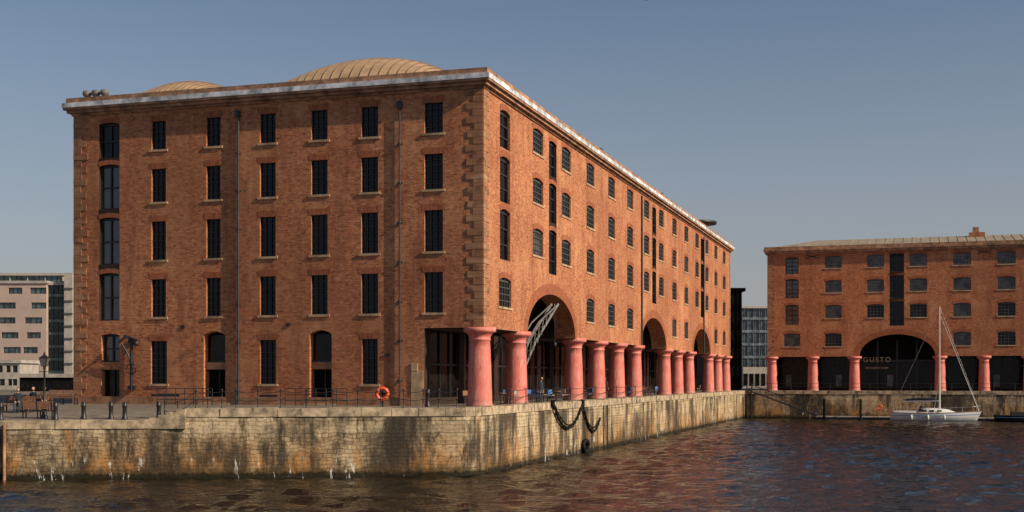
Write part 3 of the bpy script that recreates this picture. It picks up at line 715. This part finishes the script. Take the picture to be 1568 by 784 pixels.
swag(qp(841,617),qp(887,617),1.75); swag(qp(843,620,.3),qp(886,622,.3),1.35,r=.06); swag(qp(887,617),qp(914,640),1.5); swag(qp(886,619,.3),qp(912,642,.3),1.1,r=.06)
m_.tube([qp(887,612),qp(887,622)],.16,'rubber',8); m_.tube([qp(841,612),qp(841,622)],.14,'rubber',8)
m_.obj('fender_chain')
m_=MB(); c=qp(891,683,.3); 
m_.tube([c+R*.95*math.cos(t*math.pi/12)*.75+Vector((0,0,.42*math.sin(t*math.pi/12))) for t in range(24)],.15,'rubber',10,True); m_.tube([c+Vector((0,0,.4)),qp(891,655,.1)],.02,'iron',5); m_.obj('tyre_fender')
m_=MB(); 
for px in (920.5,926.5): m_.tube([qp(px,611,.12),qp(px,686,.12)],.12,'rubber',8)
for i in range(12): m_.tube([qp(920.5,615+i*6,.14),qp(926.5,615+i*6,.14)],.04,'iron',5)
m_.obj('quay_ladder')
m_=MB(); 
for s in(1144,1151): 
    t=on_line(s,far,DB); p=far+DB*t-R*.15; m_.tube([p+Vector((0,0,.9)),p+Vector((0,0,WZ))],.08,'iron',6)
for i in range(14):
    z=WZ+.2+i*.3; p=far+DB*on_line(1144,far,DB)-R*.15; q=far+DB*on_line(1151,far,DB)-R*.15; m_.tube([p+Vector((0,0,z)),q+Vector((0,0,z))],.04,'iron',5)
m_.obj('quay_ladder')
m_=MB(); pts=[far+DB*(1+i*2.6)+R*.6 for i in range(26)]
for p in pts: m_.tube([p,p+Vector((0,0,1.05))],.035,'iron',5)
for h in (.5,1.0):
    for p,q in zip(pts,pts[1:]): m_.tube([p+Vector((0,0,h)),q+Vector((0,0,h-.0))],.02,'iron',5)
m_.obj('quay_railing')
def along(px,off): 
    P=far-R*off; return P+DB*on_line(px,P,DB)
def pontoon(p0,p1,off,w=2.0,h=.42):
    a=along(p0,off); b_=along(p1,off); Ln=(b_-a).length; e=empty('floating_pontoon',a+Vector((0,0,WZ)),ANGB); m_=MB()
    m_.box((0,0,h-.12),(Ln,w,h),'concrete'); x=0
    while x<Ln-1: m_.box((x+.1,.1,-.2),(min(x+2.3,Ln-.1),w-.1,h-.125),'bars'); m_.box((x,-.03,h-.1),(x+.15,0,h-.02),'iron'); m_.lathe([(.05,h),(.05,h+.35),(.12,h+.4),(0,h+.42)],(x+.5,.2,0),'iron',8); x+=2.5
    m_.obj('deck',e)
pontoon(1248,1376,3.,2); pontoon(1478,1640,4.,1.6)
m_=MB(); a=along(1152,1.2)+Vector((0,0,-.1)); b_=along(1252,2.2)+Vector((0,0,WZ+.5))
for s in (0,.9):
    m_.tube([a-R*s,b_-R*s],.09,'iron',6); m_.tube([a-R*s+Vector((0,0,.9)),b_-R*s+Vector((0,0,.9))],.03,'iron',6)
    for i in range(9): q=a.lerp(b_,i/8)-R*s; m_.tube([q,q+Vector((0,0,.9))],.025,'iron',5)
m_.face([a,b_,b_-R*.9,a-R*.9],'wood'); m_.obj('gangway')
for px in (1262,1318): 
    p=along(px,2.9); m_=MB(); m_.lathe([(.18,WZ-1),(.18,-1.1),(0,-.95)],(p.x,p.y,0),'rubber',12); m_.obj('mooring_post')
def hull(m_,Ln,Bm,fb,k,k2):
    rows=[]
    for i in range(25):
        t=i/24; x=Ln*(t-.5); bb=Bm/2*(1-max(0,(t-.42)/.58)**2.2)*(.72+.28*min(1,t/.35)); bb=max(bb,.02)
        sh=fb*(1+.35*(t-.35)**2*2); kz=-.35*math.sin(math.pi*min(1,t*1.05)) if t<.95 else 0
        xo=(t**6)*.9
        rows.append([(x+xo,-bb,sh),(x+xo*.75,-bb*.97,sh*.6),(x+xo*.4,-bb*.85,.1),(x,-bb*.5,kz*.8),(x,0,kz),(x,bb*.5,kz*.8),(x+xo*.4,bb*.85,.1),(x+xo*.75,bb*.97,sh*.6),(x+xo,bb,sh)])
    m_.grid(rows,k); m_.grid([[r[0],r[8]] for r in rows],k); m_.face(rows[0],k)
    m_.tube([Vector(r[0])+Vector((0,0,.02)) for r in rows],.04,k2,6); m_.tube([Vector(r[8])+Vector((0,0,.02)) for r in rows],.04,k2,6)
    m_.tube([Vector(r[1])+Vector((0,-.02,.1)) for r in rows],.03,'blue',5)
    return rows
P=along(1427,5.2); e=empty('sailing_boat',P+Vector((0,0,WZ)),ANGB); m_=MB(); Ln=10.2; rows=hull(m_,Ln,3.1,1.0,'white','wood'); m_.obj('hull',e)
m_=MB(); 
cab=[(-1.6,.95,1.25),(-1.3,1.0,1.62),(0.2,.95,1.66),(1.9,.7,1.5),(2.9,.4,1.15)]
m_.grid([[(x,-w,.95),(x,-w*.92,z-.08),(x,-w*.7,z),(x,w*.7,z),(x,w*.92,z-.08),(x,w,.95)] for x,w,z in cab],'white')
m_.face([(-1.6,-.95,.95),(-1.6,-.8,1.25),(-1.6,.8,1.25),(-1.6,.95,.95)],'white')
for x in(-.9,0,.9): m_.box((x-.28,-.985+max(0,x)*.06,1.2),(x+.28,-.90,1.42),'glass')
m_.obj('cabin',e); m_=MB()
rws=[]
for i in range(5):
    x=-1.7+i*.22; hh=[.0,.55,.72,.6,.2][i]; rws.append([(x,-1.0*math.cos(math.pi*j/8),1.2+ (hh+.15)*math.sin(math.pi*j/8)) for j in range(9)])
m_.grid(rws,'jacket'); m_.box((-4.7,-1.05,1.0),(-1.9,-.85,1.3),'white'); m_.box((-4.7,.85,1.0),(-1.9,1.05,1.3),'white')
m_.tube([(-3.9,.3*math.cos(t*math.pi/8)*1.3,1.6+.4*math.sin(t*math.pi/8)) for t in range(16)],.025,'chrome',5,True)
m_.obj('cockpit',e); m_=MB()
mx=X(1438,170)-X(1427,170); mt=14.6
m_.tube([(mx,0,1.2),(mx,0,mt)],[.10,.06],'white',8)
m_.tube([(mx,0,2.6),(mx-4.6,0,2.5)],.08,'white',8); m_.tube([(mx-.2,0,2.78),(mx-2.4,0,2.85),(mx-4.3,0,2.7)],[.17,.2,.12],'jacket',8)
for z in(6.5,10.3): m_.tube([(mx,-.95,z),(mx,.95,z)],.03,'white',6)
for q in ((Ln/2+.7,0,1.25),(-Ln/2,0,1.0)): m_.tube([(mx,0,mt),q],.014,'chrome',5)
m_.tube([(Ln/2+.55,0,1.35),(mx+.15,0,mt-1.2)],[.05,.02],'white',6)
for s in(-1,1): m_.tube([(mx,0,mt-.1),(mx,s*.95,10.3),(mx,s*.95,6.5),(mx-.1,s*1.45,1.05)],.014,'chrome',5); m_.tube([(mx,s*.0,6.4),(mx-.7,s*1.4,1.05)],.014,'chrome',4)
for s in(-1,1):
    pr=None
    for i in range(2,24,3):
        r=rows[i]; p=Vector(r[0 if s<0 else 8]); m_.tube([p,p+Vector((0,0,.6))],.016,'chrome',5)
        if pr is not None: m_.tube([pr+Vector((0,0,.6)),p+Vector((0,0,.6))],.01,'chrome',4)
        pr=p
m_.tube([Vector(rows[22][0])+Vector((0,0,.62)),(Ln/2+.85,0,1.95),Vector(rows[22][8])+Vector((0,0,.62))],.025,'chrome',5)
for x in(-2.5,-.5,1.5): m_.lathe([(0,.15),(.12,.25),(.14,.5),(.1,.75),(0,.82)],(x,-1.68,0),'white' if x else 'blue',8)
m_.obj('mast_and_rigging',e)
P=along(1562,4.5)-R*1.5; e=empty('moored_dinghy',P+Vector((0,0,WZ)),ANGB+.1); m_=MB(); hull(m_,6.2,2.0,.75,'rubber','rubber'); m_.box((-1.2,-.5,.7),(.6,.5,1.25),'jacket'); m_.obj('hull',e)
p=Vector((X(989,70),70,Z(-1,70))); e=empty('gull',p,.4); m_=MB()
m_.tube([(-.2,0,0),(-.08,0,.01),(.08,0,.01),(.2,0,.03),(.26,0,.03)],[.012,.05,.06,.035,.01],'feather',8)
for s in(-1,1): m_.face([(.08,0,.03),(.1,s*.25,.1),(-.02,s*.4,.04),(-.04,s*.25,.08),(-.08,0,.03)],'feather')
m_.obj('body',e)
# ------------------------------------------------------------ light, sky, camera
sc=bpy.context.scene
h=Vector((.9547,-.2978,0))*1+Vector((-.2978,-.9546,0))*.15; h.normalize(); EL=math.radians(31)
S=Vector((h.x*math.cos(EL),h.y*math.cos(EL),math.sin(EL)))
sl=bpy.data.lights.new('sun','SUN'); sl.energy=5.0; sl.angle=math.radians(.5); sl.color=(1,.85,.65)
so=bpy.data.objects.new('sun',sl); sc.collection.objects.link(so); so.rotation_euler=S.to_track_quat('Z','Y').to_euler()
w=bpy.data.worlds.new('World'); sc.world=w; w.use_nodes=True; nt=w.node_tree; bg=nt.nodes['Background']
sk=nt.nodes.new('ShaderNodeTexSky'); sk.sky_type='NISHITA'; sk.sun_disc=False; sk.sun_elevation=EL; sk.sun_rotation=math.atan2(h.x,h.y); sk.air_density=1.; sk.dust_density=1.; sk.ozone_density=2.5
hs=nt.nodes.new('ShaderNodeHueSaturation'); hs.inputs['Saturation'].default_value=.93
nt.links.new(sk.outputs[0],hs.inputs['Color'])
tc=nt.nodes.new('ShaderNodeTexCoord'); sp=nt.nodes.new('ShaderNodeSeparateXYZ'); nt.links.new(tc.outputs['Generated'],sp.inputs[0])
f=ramp(nt,sp.outputs[2],0,.30,1,0); f=math2(nt,'MULTIPLY',math2(nt,'POWER',f,1.3),.8)
hz=mixc(nt,f,hs.outputs[0],(4.9,4.65,4.9))
nt.links.new(hz,bg.inputs[0]); bg.inputs[1].default_value=.078
cd=bpy.data.cameras.new('camera'); cd.sensor_width=36; cd.lens=36*F_/1568; cd.shift_y=188/1568; cd.clip_end=20000; cd.clip_start=.5
co=bpy.data.objects.new('camera',cd); sc.collection.objects.link(co); co.location=(0,0,CH); co.rotation_euler=(math.pi/2,0,0); sc.camera=co
sc.view_settings.view_transform='Standard'; sc.view_settings.look='None'; sc.view_settings.exposure=0
